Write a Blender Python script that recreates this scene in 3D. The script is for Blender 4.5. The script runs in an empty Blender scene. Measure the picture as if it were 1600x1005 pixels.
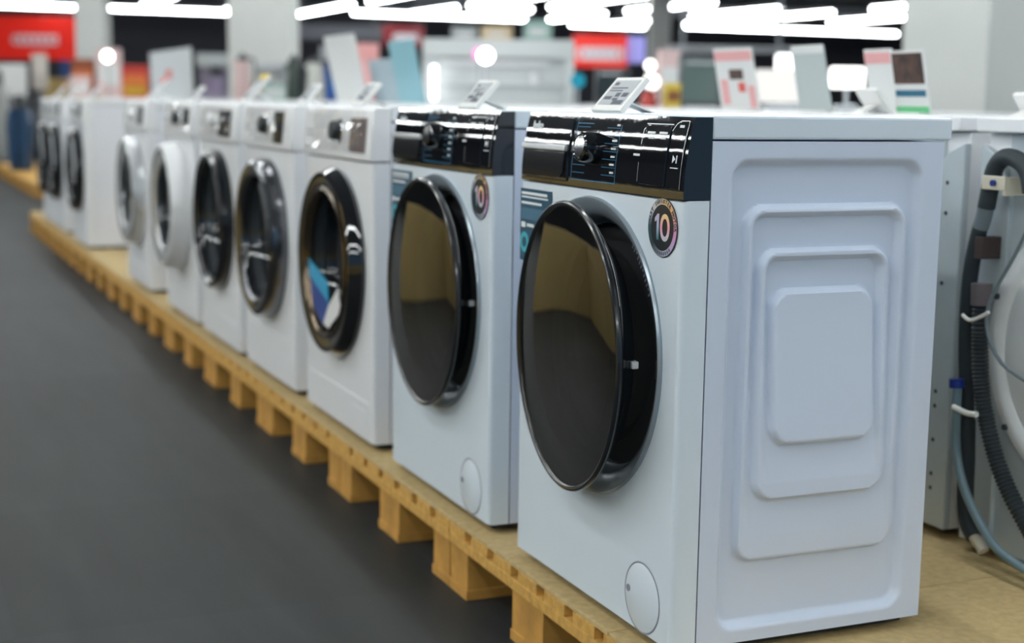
import bpy, bmesh, math, random
from mathutils import Matrix, Vector, Euler
random.seed(7)
PI = math.pi
sc = bpy.context.scene
col = sc.collection

# ------------------------------------------------------------------ camera
CAM = Vector((-1.1084, -1.922, 0.866))
YAW, PITCH, ROLL, FPX = 0.409, -0.1475, 0.0142, 2310.2
_F = Vector((math.sin(YAW)*math.cos(PITCH), math.cos(YAW)*math.cos(PITCH), math.sin(PITCH)))
_R0 = Vector((math.cos(YAW), -math.sin(YAW), 0)); _U0 = _R0.cross(_F)
_R = _R0*math.cos(ROLL) + _U0*math.sin(ROLL)
_U = -_R0*math.sin(ROLL) + _U0*math.cos(ROLL)
cam_d = bpy.data.cameras.new('camera'); cam = bpy.data.objects.new('camera', cam_d); col.objects.link(cam)
M = Matrix((( _R.x, _U.x, -_F.x, CAM.x), (_R.y, _U.y, -_F.y, CAM.y), (_R.z, _U.z, -_F.z, CAM.z), (0, 0, 0, 1)))
cam.matrix_world = M
cam_d.sensor_width = 36; cam_d.lens = FPX/1600*36
cam_d.clip_start = 0.05; cam_d.clip_end = 200
cam_d.dof.use_dof = True; cam_d.dof.focus_distance = 2.22; cam_d.dof.aperture_fstop = 2.9
sc.camera = cam

# ------------------------------------------------------------------ world, exposure
w = bpy.data.worlds.new('store_ambient'); sc.world = w; w.use_nodes = True
w.node_tree.nodes['Background'].inputs[0].default_value = (0.36, 0.66, 1.0, 1)
w.node_tree.nodes['Background'].inputs[1].default_value = 0.38
sc.view_settings.view_transform = 'Standard'; sc.view_settings.look = 'None'
sc.view_settings.exposure = 0.0; sc.view_settings.gamma = 1.0
sc.view_settings.use_curve_mapping = False
TUBE = 22.0           # emission of the ceiling tubes

def ray(u, v):
    return _F + _R*((u-800)/FPX) - _U*((v-502.5)/FPX)
def at_x(u, v, x): d = ray(u, v); return CAM + d*((x-CAM.x)/d.x)
def at_z(u, v, z): d = ray(u, v); return CAM + d*((z-CAM.z)/d.z)
def at_d(u, v, d): return CAM + ray(u, v)*d

# ------------------------------------------------------------------ materials
def nt(m): return m.node_tree.nodes, m.node_tree.links
def mat(name, c, rough=0.5, metal=0.0, coat=0.0, bump=0, bscale=40, noise=0.0, nscale=8, emit=0, spec=0.5, coatr=0.03, stretch=None):
    m = bpy.data.materials.new(name); m.use_nodes = True
    N, L = nt(m); b = N['Principled BSDF']
    b.inputs['Base Color'].default_value = (*c, 1); b.inputs['Roughness'].default_value = rough
    b.inputs['Metallic'].default_value = metal; b.inputs['Coat Weight'].default_value = coat
    b.inputs['Coat Roughness'].default_value = coatr; b.inputs['Specular IOR Level'].default_value = spec
    if emit:
        b.inputs['Emission Color'].default_value = (*c, 1); b.inputs['Emission Strength'].default_value = emit
    tc = N.new('ShaderNodeTexCoord'); mp = N.new('ShaderNodeMapping'); L.new(tc.outputs['Object'], mp.inputs[0])
    if stretch: mp.inputs['Scale'].default_value = stretch
    if noise:
        n = N.new('ShaderNodeTexNoise'); n.inputs['Scale'].default_value = nscale; n.inputs['Detail'].default_value = 5
        L.new(mp.outputs[0], n.inputs['Vector'])
        mx = N.new('ShaderNodeMixRGB'); mx.blend_type = 'MULTIPLY'; mx.inputs[0].default_value = 1
        r = N.new('ShaderNodeValToRGB'); r.color_ramp.elements[0].position = .3; r.color_ramp.elements[1].position = .7
        lo = 1-noise; r.color_ramp.elements[0].color = (lo, lo, lo, 1); r.color_ramp.elements[1].color = (1, 1, 1, 1)
        L.new(n.outputs[0], r.inputs[0]); mx.inputs[1].default_value = (*c, 1); L.new(r.outputs[0], mx.inputs[2])
        L.new(mx.outputs[0], b.inputs['Base Color'])
    if bump:
        n = N.new('ShaderNodeTexNoise'); n.inputs['Scale'].default_value = bscale; n.inputs['Detail'].default_value = 3
        L.new(mp.outputs[0], n.inputs['Vector'])
        bp = N.new('ShaderNodeBump'); bp.inputs['Strength'].default_value = bump; bp.inputs['Distance'].default_value = .01
        L.new(n.outputs[0], bp.inputs['Height']); L.new(bp.outputs[0], b.inputs['Normal'])
    return m
def emis(name, c, s):
    m = bpy.data.materials.new(name); m.use_nodes = True; N, L = nt(m); N.clear()
    e = N.new('ShaderNodeEmission'); o = N.new('ShaderNodeOutputMaterial')
    e.inputs[0].default_value = (*c, 1); e.inputs[1].default_value = s; L.new(e.outputs[0], o.inputs[0]); return m
def glassy(name, c, trans, tint, rough=0.02):
    """smoked pane: a dark glossy body mixed with plain see-through"""
    m = bpy.data.materials.new(name); m.use_nodes = True; N, L = nt(m); b = N['Principled BSDF']
    b.inputs['Base Color'].default_value = (*c, 1); b.inputs['Roughness'].default_value = rough
    b.inputs['Coat Weight'].default_value = 1; b.inputs['Coat Roughness'].default_value = .01
    t = N.new('ShaderNodeBsdfTransparent'); t.inputs[0].default_value = (*tint, 1)
    x = N.new('ShaderNodeMixShader'); x.inputs[0].default_value = trans
    o = N['Material Output']; L.new(b.outputs[0], x.inputs[1]); L.new(t.outputs[0], x.inputs[2]); L.new(x.outputs[0], o.inputs[0])
    return m
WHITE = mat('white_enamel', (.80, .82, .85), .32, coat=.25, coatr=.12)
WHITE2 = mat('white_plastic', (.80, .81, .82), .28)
WHITEA = mat('white_enamel_cool_light_cast', (.70, .79, .87), .32, coat=.25, coatr=.12)  # white enamel with the bluish light of the near end put into its colour
SIDEF = mat('side_steel_cool_light_cast', (.64, .72, .86), .34, coat=.25, coatr=.15)  # side paint of the near washers, tinted with the same bluish light
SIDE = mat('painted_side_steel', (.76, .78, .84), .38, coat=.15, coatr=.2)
REAR = mat('galvanised_rear_steel', (.56, .63, .67), .30, metal=.25, noise=.18, nscale=5)
REARW = mat('rear_cover_steel', (.84, .87, .89), .18, metal=.05, bump=.05, bscale=4)
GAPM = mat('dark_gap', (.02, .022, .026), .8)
SEAMB = mat('seam_grey', (.25, .27, .33), .6)
BLK = mat('black_gloss_panel', (.006, .007, .009), .05, coat=1)
BLKP = mat('black_panel_lacquer', (.006, .007, .009), .04, coat=1, bump=.05, bscale=16)
BLKM = mat('black_matt_plastic', (.018, .022, .027), .35)
BLKS = mat('black_shell_plastic', (.010, .012, .015), .2, coat=.35, coatr=.08)
DGREY = mat('dark_grey_plastic', (.06, .07, .08), .4)
GREY = mat('grey_plastic', (.35, .37, .39), .4)
BEZ = mat('bezel_grey_chrome', (.36, .42, .47), .22, metal=.4)
CHROME = mat('chrome', (.72, .74, .76), .10, metal=1)
DCHROME = mat('dark_chrome', (.20, .205, .22), .18, metal=1)
SILVER = mat('silver_paint', (.66, .68, .70), .22, metal=.55)
STEEL = mat('drum_steel', (.62, .62, .63), .22, metal=1, bump=.15, bscale=60)
SMOKE = glassy('smoked_glass', (.008, .008, .008), .30, (.5, .5, .48))
GLASS = glassy('door_glass', (.015, .017, .02), .55, (.75, .78, .8))
MARK = mat('print_white', (.75, .80, .83), .5)
MARKB = mat('print_blue', (.03, .22, .42), .5)
FILM = mat('crinkled_film', (.74, .76, .78), .08, coat=1, bump=1.0, bscale=45)
LCD = mat('epaper_grey', (.42, .45, .48), .35)
INK = mat('epaper_ink', (.10, .11, .14), .5)
TAGW = mat('tag_frame_white', (.82, .82, .80), .35)
OSB = mat('particle_board', (.62, .46, .22), .7, noise=.25, nscale=55, bump=.1, bscale=200)
WOOD = mat('pallet_wood', (.76, .44, .11), .6, noise=.35, nscale=9, bump=.15, bscale=30, stretch=(1, 6, 6))
WOODD = mat('pallet_block_wood', (.64, .34, .075), .65, noise=.4, nscale=14, bump=.2, bscale=40)
HOSE = mat('grey_rubber_hose', (.030, .040, .048), .5, spec=.3)
HOSEL = mat('light_grey_hose_collar', (.16, .20, .23), .4)
HOSEB = mat('blue_grey_inlet_hose', (.16, .24, .28), .35)
CREAM = mat('cream_plastic', (.62, .58, .47), .45)
BROWN = mat('brown_foam', (.045, .03, .028), .8)
BLUEP = mat('blue_plastic', (.01, .03, .22), .3)
BEIGE = mat('beige_corrugated', (.55, .53, .45), .5)
RED = mat('red_sign', (.80, .025, .012), .4)
DRED = mat('dark_red_sign', (.30, .01, .02), .4)

# ------------------------------------------------------------------ mesh helpers
class MB:
    def __init__(s): s.bm = bmesh.new(); s.mi = 0; s.ang = 20
    def _tag(s, f0):
        s.bm.faces.ensure_lookup_table()
        for f in s.bm.faces[f0:]: f.material_index = s.mi
    def box(s, x0, x1, y0, y1, z0, z1, bev=0, seg=2):
        f0 = len(s.bm.faces)
        r = bmesh.ops.create_cube(s.bm, size=1)
        for v in r['verts']:
            v.co = Vector(((x0+x1)/2+v.co.x*(x1-x0), (y0+y1)/2+v.co.y*(y1-y0), (z0+z1)/2+v.co.z*(z1-z0)))
        if bev:
            es = {e for v in r['verts'] for e in v.link_edges}
            bmesh.ops.bevel(s.bm, geom=list(es), offset=bev, segments=seg, affect='EDGES', profile=.5)
        s._tag(f0); return s
    def lathe(s, prof, c=(0, 0, 0), seg=64, axis='x'):
        """prof: list of (radius, along); axis through c"""
        s.ang = 35
        f0 = len(s.bm.faces); rings = []
        for r, a in prof:
            if r < 1e-6:
                p = (a, 0, 0); rings.append([s.bm.verts.new(s._ax(p, c, axis))]); continue
            rings.append([s.bm.verts.new(s._ax((a, r*math.cos(t), r*math.sin(t)), c, axis)) for t in [2*PI*i/seg for i in range(seg)]])
        for A, B in zip(rings, rings[1:]):
            if len(A) == 1 and len(B) == 1: continue
            for i in range(seg):
                j = (i+1) % seg
                if len(A) == 1: s.bm.faces.new((A[0], B[i], B[j]))
                elif len(B) == 1: s.bm.faces.new((A[i], B[0], A[j]))
                else: s.bm.faces.new((A[i], B[i], B[j], A[j]))
        s._tag(f0); return s
    def _ax(s, p, c, axis):
        a, u, v = p
        q = {'x': (a, u, v), 'y': (u, a, v), 'z': (u, v, a)}[axis]
        return (q[0]+c[0], q[1]+c[1], q[2]+c[2])
    def cyl(s, c, r, a0, a1, axis='z', seg=24, r2=None):
        r2 = r if r2 is None else r2
        return s.lathe([(0, a0), (r, a0), (r2, a1), (0, a1)], c, seg, axis)
    def prism(s, pts, a0, a1, axis='y', bev=0):
        """pts: 2D outline in the plane across the axis; y: (x,z), x: (y,z), z: (x,y)"""
        f0 = len(s.bm.faces)
        def P(p, a): return {'y': (p[0], a, p[1]), 'x': (a, p[0], p[1]), 'z': (p[0], p[1], a)}[axis]
        A = [s.bm.verts.new(P(p, a0)) for p in pts]; B = [s.bm.verts.new(P(p, a1)) for p in pts]
        n = len(pts); s.bm.faces.new(A); s.bm.faces.new(B[::-1])
        for i in range(n): s.bm.faces.new((A[i], A[(i+1) % n], B[(i+1) % n], B[i]))
        if bev:
            es = {e for v in A+B for e in v.link_edges}
            bmesh.ops.bevel(s.bm, geom=list(es), offset=bev, segments=2, affect='EDGES', profile=.5)
        s._tag(f0); return s
    def tube(s, pts, r, seg=12, rib=0, pitch=.006, cap=True):
        """swept round tube through pts (Catmull-Rom); rib adds corrugation"""
        f0 = len(s.bm.faces); s.ang = 60
        P = [Vector(p) for p in pts]; Q = []
        for i in range(len(P)-1):
            p0 = P[max(i-1, 0)]; p1 = P[i]; p2 = P[i+1]; p3 = P[min(i+2, len(P)-1)]
            n = max(3, int((p2-p1).length/(pitch/2 if rib else .02)))
            for k in range(n):
                t = k/n
                Q.append(.5*((2*p1)+(-p0+p2)*t+(2*p0-5*p1+4*p2-p3)*t*t+(-p0+3*p1-3*p2+p3)*t**3))
        Q.append(P[-1]); rings = []; up = None
        for i, q in enumerate(Q):
            d = (Q[min(i+1, len(Q)-1)]-Q[max(i-1, 0)]).normalized()
            if up is None: up = d.orthogonal().normalized()
            up = (up-d*up.dot(d)).normalized(); w_ = d.cross(up)
            rr = r*(1-(rib if (i % 2) else 0))
            rings.append([s.bm.verts.new(q+up*rr*math.cos(a)+w_*rr*math.sin(a)) for a in [2*PI*k/seg for k in range(seg)]])
        for A, B in zip(rings, rings[1:]):
            for i in range(seg): s.bm.faces.new((A[i], A[(i+1) % seg], B[(i+1) % seg], B[i]))
        if cap: s.bm.faces.new(rings[0][::-1]); s.bm.faces.new(rings[-1])
        s._tag(f0); return s
    def quad(s, a, b, c, d):
        f0 = len(s.bm.faces)
        s.bm.faces.new([s.bm.verts.new(p) for p in (a, b, c, d)]); s._tag(f0); return s
    def build(s, name, m, parent=None, matrix=None, smooth=None, loc=None, rot=None):
        if smooth is None: smooth = s.ang
        bmesh.ops.recalc_face_normals(s.bm, faces=s.bm.faces)
        me = bpy.data.meshes.new(name)
        if matrix is not None: s.bm.transform(matrix)
        s.bm.to_mesh(me); s.bm.free()
        for mm in (m if isinstance(m, (list, tuple)) else [m]): me.materials.append(mm)
        if smooth:
            me.shade_smooth()
            me.set_sharp_from_angle(angle=math.radians(smooth))
        o = bpy.data.objects.new(name, me); col.objects.link(o)
        if loc is not None: o.location = loc
        if rot is not None: o.rotation_euler = rot
        if parent: o.parent = parent
        return o
def tag(o, label=None, cat=None, group=None, kind=None):
    if label: o['label'] = label
    if cat: o['category'] = cat
    if group: o['group'] = group
    if kind: o['kind'] = kind
    return o
def empty(name, loc, label, cat, group=None, rz=0):
    o = bpy.data.objects.new(name, None); o.empty_display_size = .1; col.objects.link(o)
    o.location = loc; o.rotation_euler = (0, 0, rz); return tag(o, label, cat, group)
def struct(o): o['kind'] = 'structure'; return o
def frame(org, X, Y):
    X = Vector(X).normalized(); Y = Vector(Y).normalized(); Z = X.cross(Y)
    return Matrix(((X.x, Y.x, Z.x, org[0]), (X.y, Y.y, Z.y, org[1]), (X.z, Y.z, Z.z, org[2]), (0, 0, 0, 1)))
def text_bm(s, size, align='CENTER', bold=0.0, ext=.0004):
    c = bpy.data.curves.new('t', 'FONT'); c.body = s; c.size = size; c.align_x = align; c.align_y = 'CENTER'
    c.extrude = ext; c.offset = bold; c.resolution_u = 3
    o = bpy.data.objects.new('t', c); col.objects.link(o)
    me = bpy.data.meshes.new_from_object(o.evaluated_get(bpy.context.evaluated_depsgraph_get()))
    bpy.data.objects.remove(o); bpy.data.curves.remove(c); return me
def add_text(mb, s, size, mtx, **k):
    me = text_bm(s, size, **k); f0 = len(mb.bm.faces); me.transform(mtx); mb.bm.from_mesh(me); bpy.data.meshes.remove(me); mb._tag(f0)
def T(x, y, z=0): return Matrix.Translation((x, y, z))

# ------------------------------------------------------------------ setting
FLOOR = -0.152; CEIL = 4.1
def floor_mat():
    m = mat('dark_floor_tiles', (.08, .09, .095), .5, spec=.16); N, L = nt(m); b = N['Principled BSDF']
    tc = N.new('ShaderNodeTexCoord'); br = N.new('ShaderNodeTexBrick'); br.offset = 0
    L.new(tc.outputs['Object'], br.inputs['Vector'])
    br.inputs['Scale'].default_value = 1; br.inputs['Brick Width'].default_value = .9; br.inputs['Row Height'].default_value = .9
    br.inputs['Mortar Size'].default_value = .004; br.inputs['Mortar Smooth'].default_value = .2
    br.inputs['Color1'].default_value = (.042, .046, .046, 1); br.inputs['Color2'].default_value = (.056, .061, .062, 1)
    br.inputs['Mortar'].default_value = (.05, .055, .06, 1)
    n = N.new('ShaderNodeTexNoise'); n.inputs['Scale'].default_value = 3; n.inputs['Detail'].default_value = 8
    mp = N.new('ShaderNodeMapping'); mp.inputs['Scale'].default_value = (4, .6, 1); L.new(tc.outputs['Object'], mp.inputs[0]); L.new(mp.outputs[0], n.inputs['Vector'])
    mx = N.new('ShaderNodeMixRGB'); mx.blend_type = 'MULTIPLY'; mx.inputs[0].default_value = .55
    L.new(br.outputs['Color'], mx.inputs[1]); L.new(n.outputs[0], mx.inputs[2]); L.new(mx.outputs[0], b.inputs['Base Color'])
    bp = N.new('ShaderNodeBump'); bp.inputs['Strength'].default_value = .08; L.new(n.outputs[0], bp.inputs['Height']); L.new(bp.outputs[0], b.inputs['Normal'])
    return m
struct(MB().box(-14, 34, -9, 47, FLOOR-.1, FLOOR).build('floor', floor_mat(), smooth=0))
struct(MB().box(-14, 34, -9, 47, CEIL, CEIL+.1).build('ceiling', mat('dark_ceiling', (.10, .105, .12), .8), smooth=0))
DARKW = mat('dark_wall', (.10, .105, .13), .7)
struct(MB().box(-14, 34, 46, 46.2, FLOOR, CEIL).build('wall_back', DARKW, smooth=0))
struct(MB().box(33.8, 34, -9, 46, FLOOR, CEIL).build('wall_right', DARKW, smooth=0))
struct(MB().box(-14.2, -14, -9, 46, FLOOR, CEIL).build('wall_left', DARKW, smooth=0))
COLM = mat('column_plaster', (.62, .64, .62), .8, noise=.06, nscale=2)
def column(x, y, s, rz=0):
    o = MB().box(-s/2, s/2, -s/2, s/2, FLOOR, CEIL, .01).build('trim_'+str(column.n), COLM, loc=(x, y, 0), rot=(0, 0, rz)); column.n += 1
    return struct(o)
column.n = 1

# ------------------------------------------------------------------ washers
D = 0.478; H = 0.85
def rect_loop(angs, c, y0, y1, z0, z1, x):
    P = []
    for a in angs:
        dy, dz = math.cos(a), math.sin(a); t = 1e9
        if dy > 1e-9: t = min(t, (y1-c[0])/dy)
        if dy < -1e-9: t = min(t, (y0-c[0])/dy)
        if dz > 1e-9: t = min(t, (z1-c[1])/dz)
        if dz < -1e-9: t = min(t, (z0-c[1])/dz)
        P.append((x, c[0]+dy*t, c[1]+dz*t))
    return P
def front_panel(W, z0, z1, zc, r, fl=.045):
    s = MB(); c = (W/2, zc)
    angs = [2*PI*i/96 for i in range(96)]
    for yy, zz in ((0, z0), (W, z0), (0, z1), (W, z1)):
        angs.append(math.atan2(zz-zc, yy-c[0]) % (2*PI))
    angs = sorted(angs)
    loops = [[(.05, c[0]+r*math.cos(a), zc+r*math.sin(a)) for a in angs], [(0, c[0]+r*math.cos(a), zc+r*math.sin(a)) for a in angs]]
    for ins, x in ((.010, 0), (.006, .0006), (.003, .0028), (.0008, .006), (0, .010), (0, fl)):
        y0_, y1_, a_, b_ = ins, W-ins, z0+min(ins, .002), z1-min(ins, .002)
        L_ = []
        base = rect_loop(angs, c, 0, W, z0, z1, x)
        for (_, y, z) in base:
            L_.append((x, min(max(y, y0_), y1_), min(max(z, a_), b_)))
        loops.append(L_)
    V = [[s.bm.verts.new(p) for p in l] for l in loops]
    n = len(angs)
    for A, B in zip(V, V[1:]):
        for i in range(n):
            j = (i+1) % n
            s.bm.faces.new((A[i], A[j], B[j], B[i]))
    return s
def sdf(x, z, x0, x1, z0, z1, r):
    cx, cz = (x0+x1)/2, (z0+z1)/2; qx = abs(x-cx)-(x1-x0)/2+r; qz = abs(z-cz)-(z1-z0)/2+r
    return -(math.hypot(max(qx, 0), max(qz, 0))+min(max(qx, qz), 0)-r)      # >0 inside
def sm(d, w): t = min(max(d/w, 0), 1); return t*t*(3-2*t)
def side_h(x, z):
    h = -.015*sm(sdf(x, z, .080, .441, .040, .786, .034), .014)
    for (a, b, c_, d_) in ((.112, .419, .146, .716), (.139, .390, .246, .648)):
        s_ = sdf(x, z, a, b, c_, d_, .036)
        h += .0135*sm(s_, .008)
        t = (z-c_)/(d_-c_)
        h -= .0150*sm(s_-.012, .010)*min(1, max(0, t*1.5-.12))**.8
    h += .0140*sm(sdf(x, z, .164, .363, .334, .584, .034), .009)
    return h
_side_me = {}
def side_panel(fine, dep=D):
    k = (fine, dep)
    if k in _side_me: return _side_me[k]
    s = MB(); nx, nz = (150, 264) if fine else (2, 2)
    x0, x1, z0, z1 = .0475, dep, .02, .812
    V = [[s.bm.verts.new((x0+(x1-x0)*i/nx, -(side_h(x0+(x1-x0)*i/nx, z0+(z1-z0)*j/nz) if fine else 0), z0+(z1-z0)*j/nz)) for j in range(nz+1)] for i in range(nx+1)]
    for i in range(nx):
        for j in range(nz): s.bm.faces.new((V[i][j], V[i+1][j], V[i+1][j+1], V[i][j+1]))
    per = [V[i][0] for i in range(nx+1)]+[V[nx][j] for j in range(1, nz+1)]+[V[i][nz] for i in range(nx-1, -1, -1)]+[V[0][j] for j in range(nz-1, 0, -1)]
    Q = [s.bm.verts.new((v.co.x, .043, v.co.z)) for v in per]
    for i in range(len(per)):
        j = (i+1) % len(per); s.bm.faces.new((per[i], per[j], Q[j], Q[i]))
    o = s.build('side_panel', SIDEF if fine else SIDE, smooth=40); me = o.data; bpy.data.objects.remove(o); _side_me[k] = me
    return me
def add_mesh(me, name, parent, loc=(0, 0, 0), scale=None):
    o = bpy.data.objects.new(name, me); col.objects.link(o); o.parent = parent; o.location = loc
    if scale: o.scale = scale
    return o
def drum(root, W, zc):
    s = MB(); s.lathe([(.252, .046), (.235, .075), (.215, .10), (.222, .105), (.222, .34), (0, .345)], (0, W/2, zc), 72)
    s.mi = 0
    d = s.build('drum', STEEL, root)
    p = MB()
    for k in range(3):
        a = PI/2+.5+k*2*PI/3
        mtx = Matrix.Translation((0, W/2, zc)) @ Matrix.Rotation(a, 4, 'X')
        q = MB(); q.prism([(-.03, .222), (.03, .222), (.012, .165), (-.012, .165)], .12, .33, 'x', .006)
        q.bm.transform(mtx); me = bpy.data.meshes.new('t'); q.bm.to_mesh(me); q.bm.free(); p.bm.from_mesh(me); bpy.data.meshes.remove(me)
    p.build('drum_paddle', WHITE2, root)
    g = MB(); g.lathe([(.252, .05), (.24, .03), (.216, .036), (.205, .06), (.212, .075)], (0, W/2, zc), 64)
    g.build('door_gasket', DGREY, root)
def feet(root, W, dep=D):
    for x in (.09, dep-.05):
        for y in (.06, W-.06):
            MB().cyl((x, y, 0), .02, .0005, .024).build('foot', BLKM, root)
def body(root, W, fine=False, dep=D, front_top=.723, hole=.25, zc=.455, shade=WHITE, top=H):
    MB().box(.047, dep-.002, .045, W-.045, .022, .812).build('cabinet', GAPM, root, smooth=0)
    front_panel(W, .02, front_top, zc, hole).build('front_panel', shade, root, smooth=50)
    me = side_panel(fine, dep)
    add_mesh(me, 'side_panel', root)
    o = add_mesh(me, 'side_panel', root, (0, W, 0), (1, -1, 1))
    MB().box(dep-.002, dep+.004, 0.01, W-.01, .03, .80).build('rear_panel', REAR, root, smooth=0)
    MB().box(.047, dep+.015, 0, W, .8145, top, .004).build('worktop', shade, root)
    MB().box(.018, dep-.02, .02, W-.02, .007, .0215, .002).build('under_shade_slab', GAPM, root)  # dark slab added to draw the shadow line below the machine
    feet(root, W, dep)
PT = math.atan2(.017, .122)
def panel_frame(x0=0, z0=.7245, W=.6, tilt=PT):
    """a: from the far edge towards the near edge, b: up, c: outward"""
    return frame((x0, W, z0), (0, -1, 0), (math.sin(tilt), 0, math.cos(tilt)))
def seg_line(mb, a0, b0, a1, b1, w_=.0008, c=.0004):
    d = Vector((a1-a0, b1-b0, 0)); n = Vector((-d.y, d.x, 0)).normalized()*w_/2
    A, B = Vector((a0, b0, c)), Vector((a1, b1, c))
    mb.quad(A-n, B-n, B+n, A+n)

def grad_mat():
    m = mat('rainbow_print', (.5, .5, .5), .4); N, L = nt(m); b = N['Principled BSDF']
    tc = N.new('ShaderNodeTexCoord'); sp = N.new('ShaderNodeSeparateXYZ'); L.new(tc.outputs['Object'], sp.inputs[0])
    at = N.new('ShaderNodeMath'); at.operation = 'ARCTAN2'; L.new(sp.outputs['Y'], at.inputs[0]); L.new(sp.outputs['X'], at.inputs[1])
    mr = N.new('ShaderNodeMapRange'); mr.inputs[1].default_value = -PI; mr.inputs[2].default_value = PI; L.new(at.outputs[0], mr.inputs[0])
    r = N.new('ShaderNodeValToRGB'); cr = r.color_ramp; L.new(mr.outputs[0], r.inputs[0])
    st = [(0, (.02, .10, .11)), (.12, (.03, .05, .06)), (.3, (.45, .50, .62)), (.42, (.55, .33, .60)), (.5, (.75, .28, .42)), (.6, (.85, .42, .22)), (.72, (.80, .58, .22)), (.82, (.62, .55, .5)), (.92, (.45, .5, .62)), (1, (.02, .10, .11))]
    cr.elements[0].position = 0; cr.elements[0].color = (*st[0][1], 1); cr.elements[1].position = 1; cr.elements[1].color = (*st[-1][1], 1)
    for p, c in st[1:-1]: e = cr.elements.new(p); e.color = (*c, 1)
    L.new(r.outputs[0], b.inputs['Base Color']); return m
def lin_mat(name, c0, c1, c2):
    m = mat(name, c0, .4); N, L = nt(m); b = N['Principled BSDF']
    tc = N.new('ShaderNodeTexCoord'); sp = N.new('ShaderNodeSeparateXYZ'); L.new(tc.outputs['Object'], sp.inputs[0])
    mr = N.new('ShaderNodeMapRange'); mr.inputs[1].default_value = -.02; mr.inputs[2].default_value = .02; L.new(sp.outputs['Y'], mr.inputs[0])
    r = N.new('ShaderNodeValToRGB'); cr = r.color_ramp; cr.elements[0].color = (*c0, 1); cr.elements[1].color = (*c2, 1); e = cr.elements.new(.5); e.color = (*c1, 1)
    L.new(mr.outputs[0], r.inputs[0]); L.new(r.outputs[0], b.inputs['Base Color']); return m
GRAD = grad_mat()
ONE = lin_mat('print_one', (.02, .16, .17), (.35, .45, .62), (.62, .50, .66))
ZERO = lin_mat('print_zero', (.50, .60, .68), (.85, .35, .45), (.92, .66, .28))

def badge(root, y, z):
    mtx = frame((-.0012, y, z), (0, -1, 0), (0, 0, 1))
    b = MB().cyl((0, 0, 0), .0455, 0, .001, 'z', 48).build('warranty_badge', [BLKM], root, loc=None, smooth=30)
    b.matrix_local = mtx
    b['label'] = 'round black warranty sticker with a rainbow ring and the number 10'
    g = MB(); n = 48
    for i in range(n):
        a0, a1 = 2*PI*i/n, 2*PI*(i+1)/n
        p = lambda r, a: (r*math.cos(a), r*math.sin(a), .0013)
        g.quad(p(.0355, a0), p(.0445, a0), p(.0445, a1), p(.0355, a1))
    g.build('rainbow_ring', GRAD, b, smooth=0)
    t = MB(); t.prism([(-.0105, .0205), (-.0105, -.0195), (-.0175, -.0195), (-.0175, .0105), (-.0235, .0075), (-.0235, .0135), (-.0155, .0205)], .0010, .0016, 'z')
    t.build('printed_digit', ONE, b, smooth=0)
    t = MB(); n0 = 40
    P0 = lambda a, k: (.0085+(.0150 if k else .0080)*math.copysign(abs(math.cos(a))**.9, math.cos(a)), .0005+(.0210 if k else .0135)*math.sin(a), .0016)
    for q in range(n0): t.quad(P0(2*PI*q/n0, 0), P0(2*PI*q/n0, 1), P0(2*PI*(q+1)/n0, 1), P0(2*PI*(q+1)/n0, 0))
    t.build('printed_digit', ZERO, b, smooth=0)
    t = MB(); s_ = 'SMART INVERTER MOTOR'
    for k, ch in enumerate(s_):
        a = math.radians(178-k*9.4)
        if ch != ' ': add_text(t, ch, .0088, Matrix.Rotation(a-PI/2, 4, 'Z') @ T(0, .040, .0016), bold=.0002)
    t.build('printed_words', INK, b, smooth=0)
    t = MB()
    for k in range(9):
        a = math.radians(-90-36+k*9)
        me = Matrix.Rotation(a+PI/2, 4, 'Z') @ T(0, -.040, .0016)
        q = [me @ Vector(v) for v in ((-.002, -.0025, 0), (.002, -.0025, 0), (.002, .0025, 0), (-.002, .0025, 0))]
        t.quad(*q)
    t.build('printed_words', INK, b, smooth=0)

def leaflet(root):
    mtx = frame((-.0012, .598, .575), (0, -1, 0), (0, 0, 1))
    o = MB().box(0, .136, 0, .134, 0, .0008).build('advert_sticker', mat('leaflet_teal', (.012, .085, .16), .3), root, smooth=0); o.matrix_local = mtx
    o['label'] = 'dark blue advertising sticker with white lines of print'
    t = MB()
    for k, (a, b, hgt) in enumerate([(.128, .118, .005), (.120, .122, .003), (.110, .095, .0045)]):
        t.quad((.005, a-hgt, .0011), (b, a-hgt, .0011), (b, a, .0011), (.005, a, .0011))
    t.quad((.005, .062, .0011), (.024, .062, .0011), (.024, .072, .0011), (.005, .072, .0011))
    t.quad((.03, .064, .0011), (.062, .064, .0011), (.062, .070, .0011), (.03, .070, .0011))
    t.build('printed_lines', MARK, o, smooth=0)
    t = MB()
    for k in range(7): t.quad((.005, .098-k*.003, .0011), (.12, .098-k*.003, .0011), (.12, .0965-k*.003, .0011), (.005, .0965-k*.003, .0011))
    t.build('printed_paragraph', mat('leaflet_mid_blue', (.10, .25, .38), .4), o, smooth=0)
    t = MB(); t.lathe([(.010, .0011), (.019, .0011)], (.02, .035, 0), 32, 'z'); t.build('printed_ring', mat('leaflet_cyan', (.05, .45, .55), .4), o, smooth=0)

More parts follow.
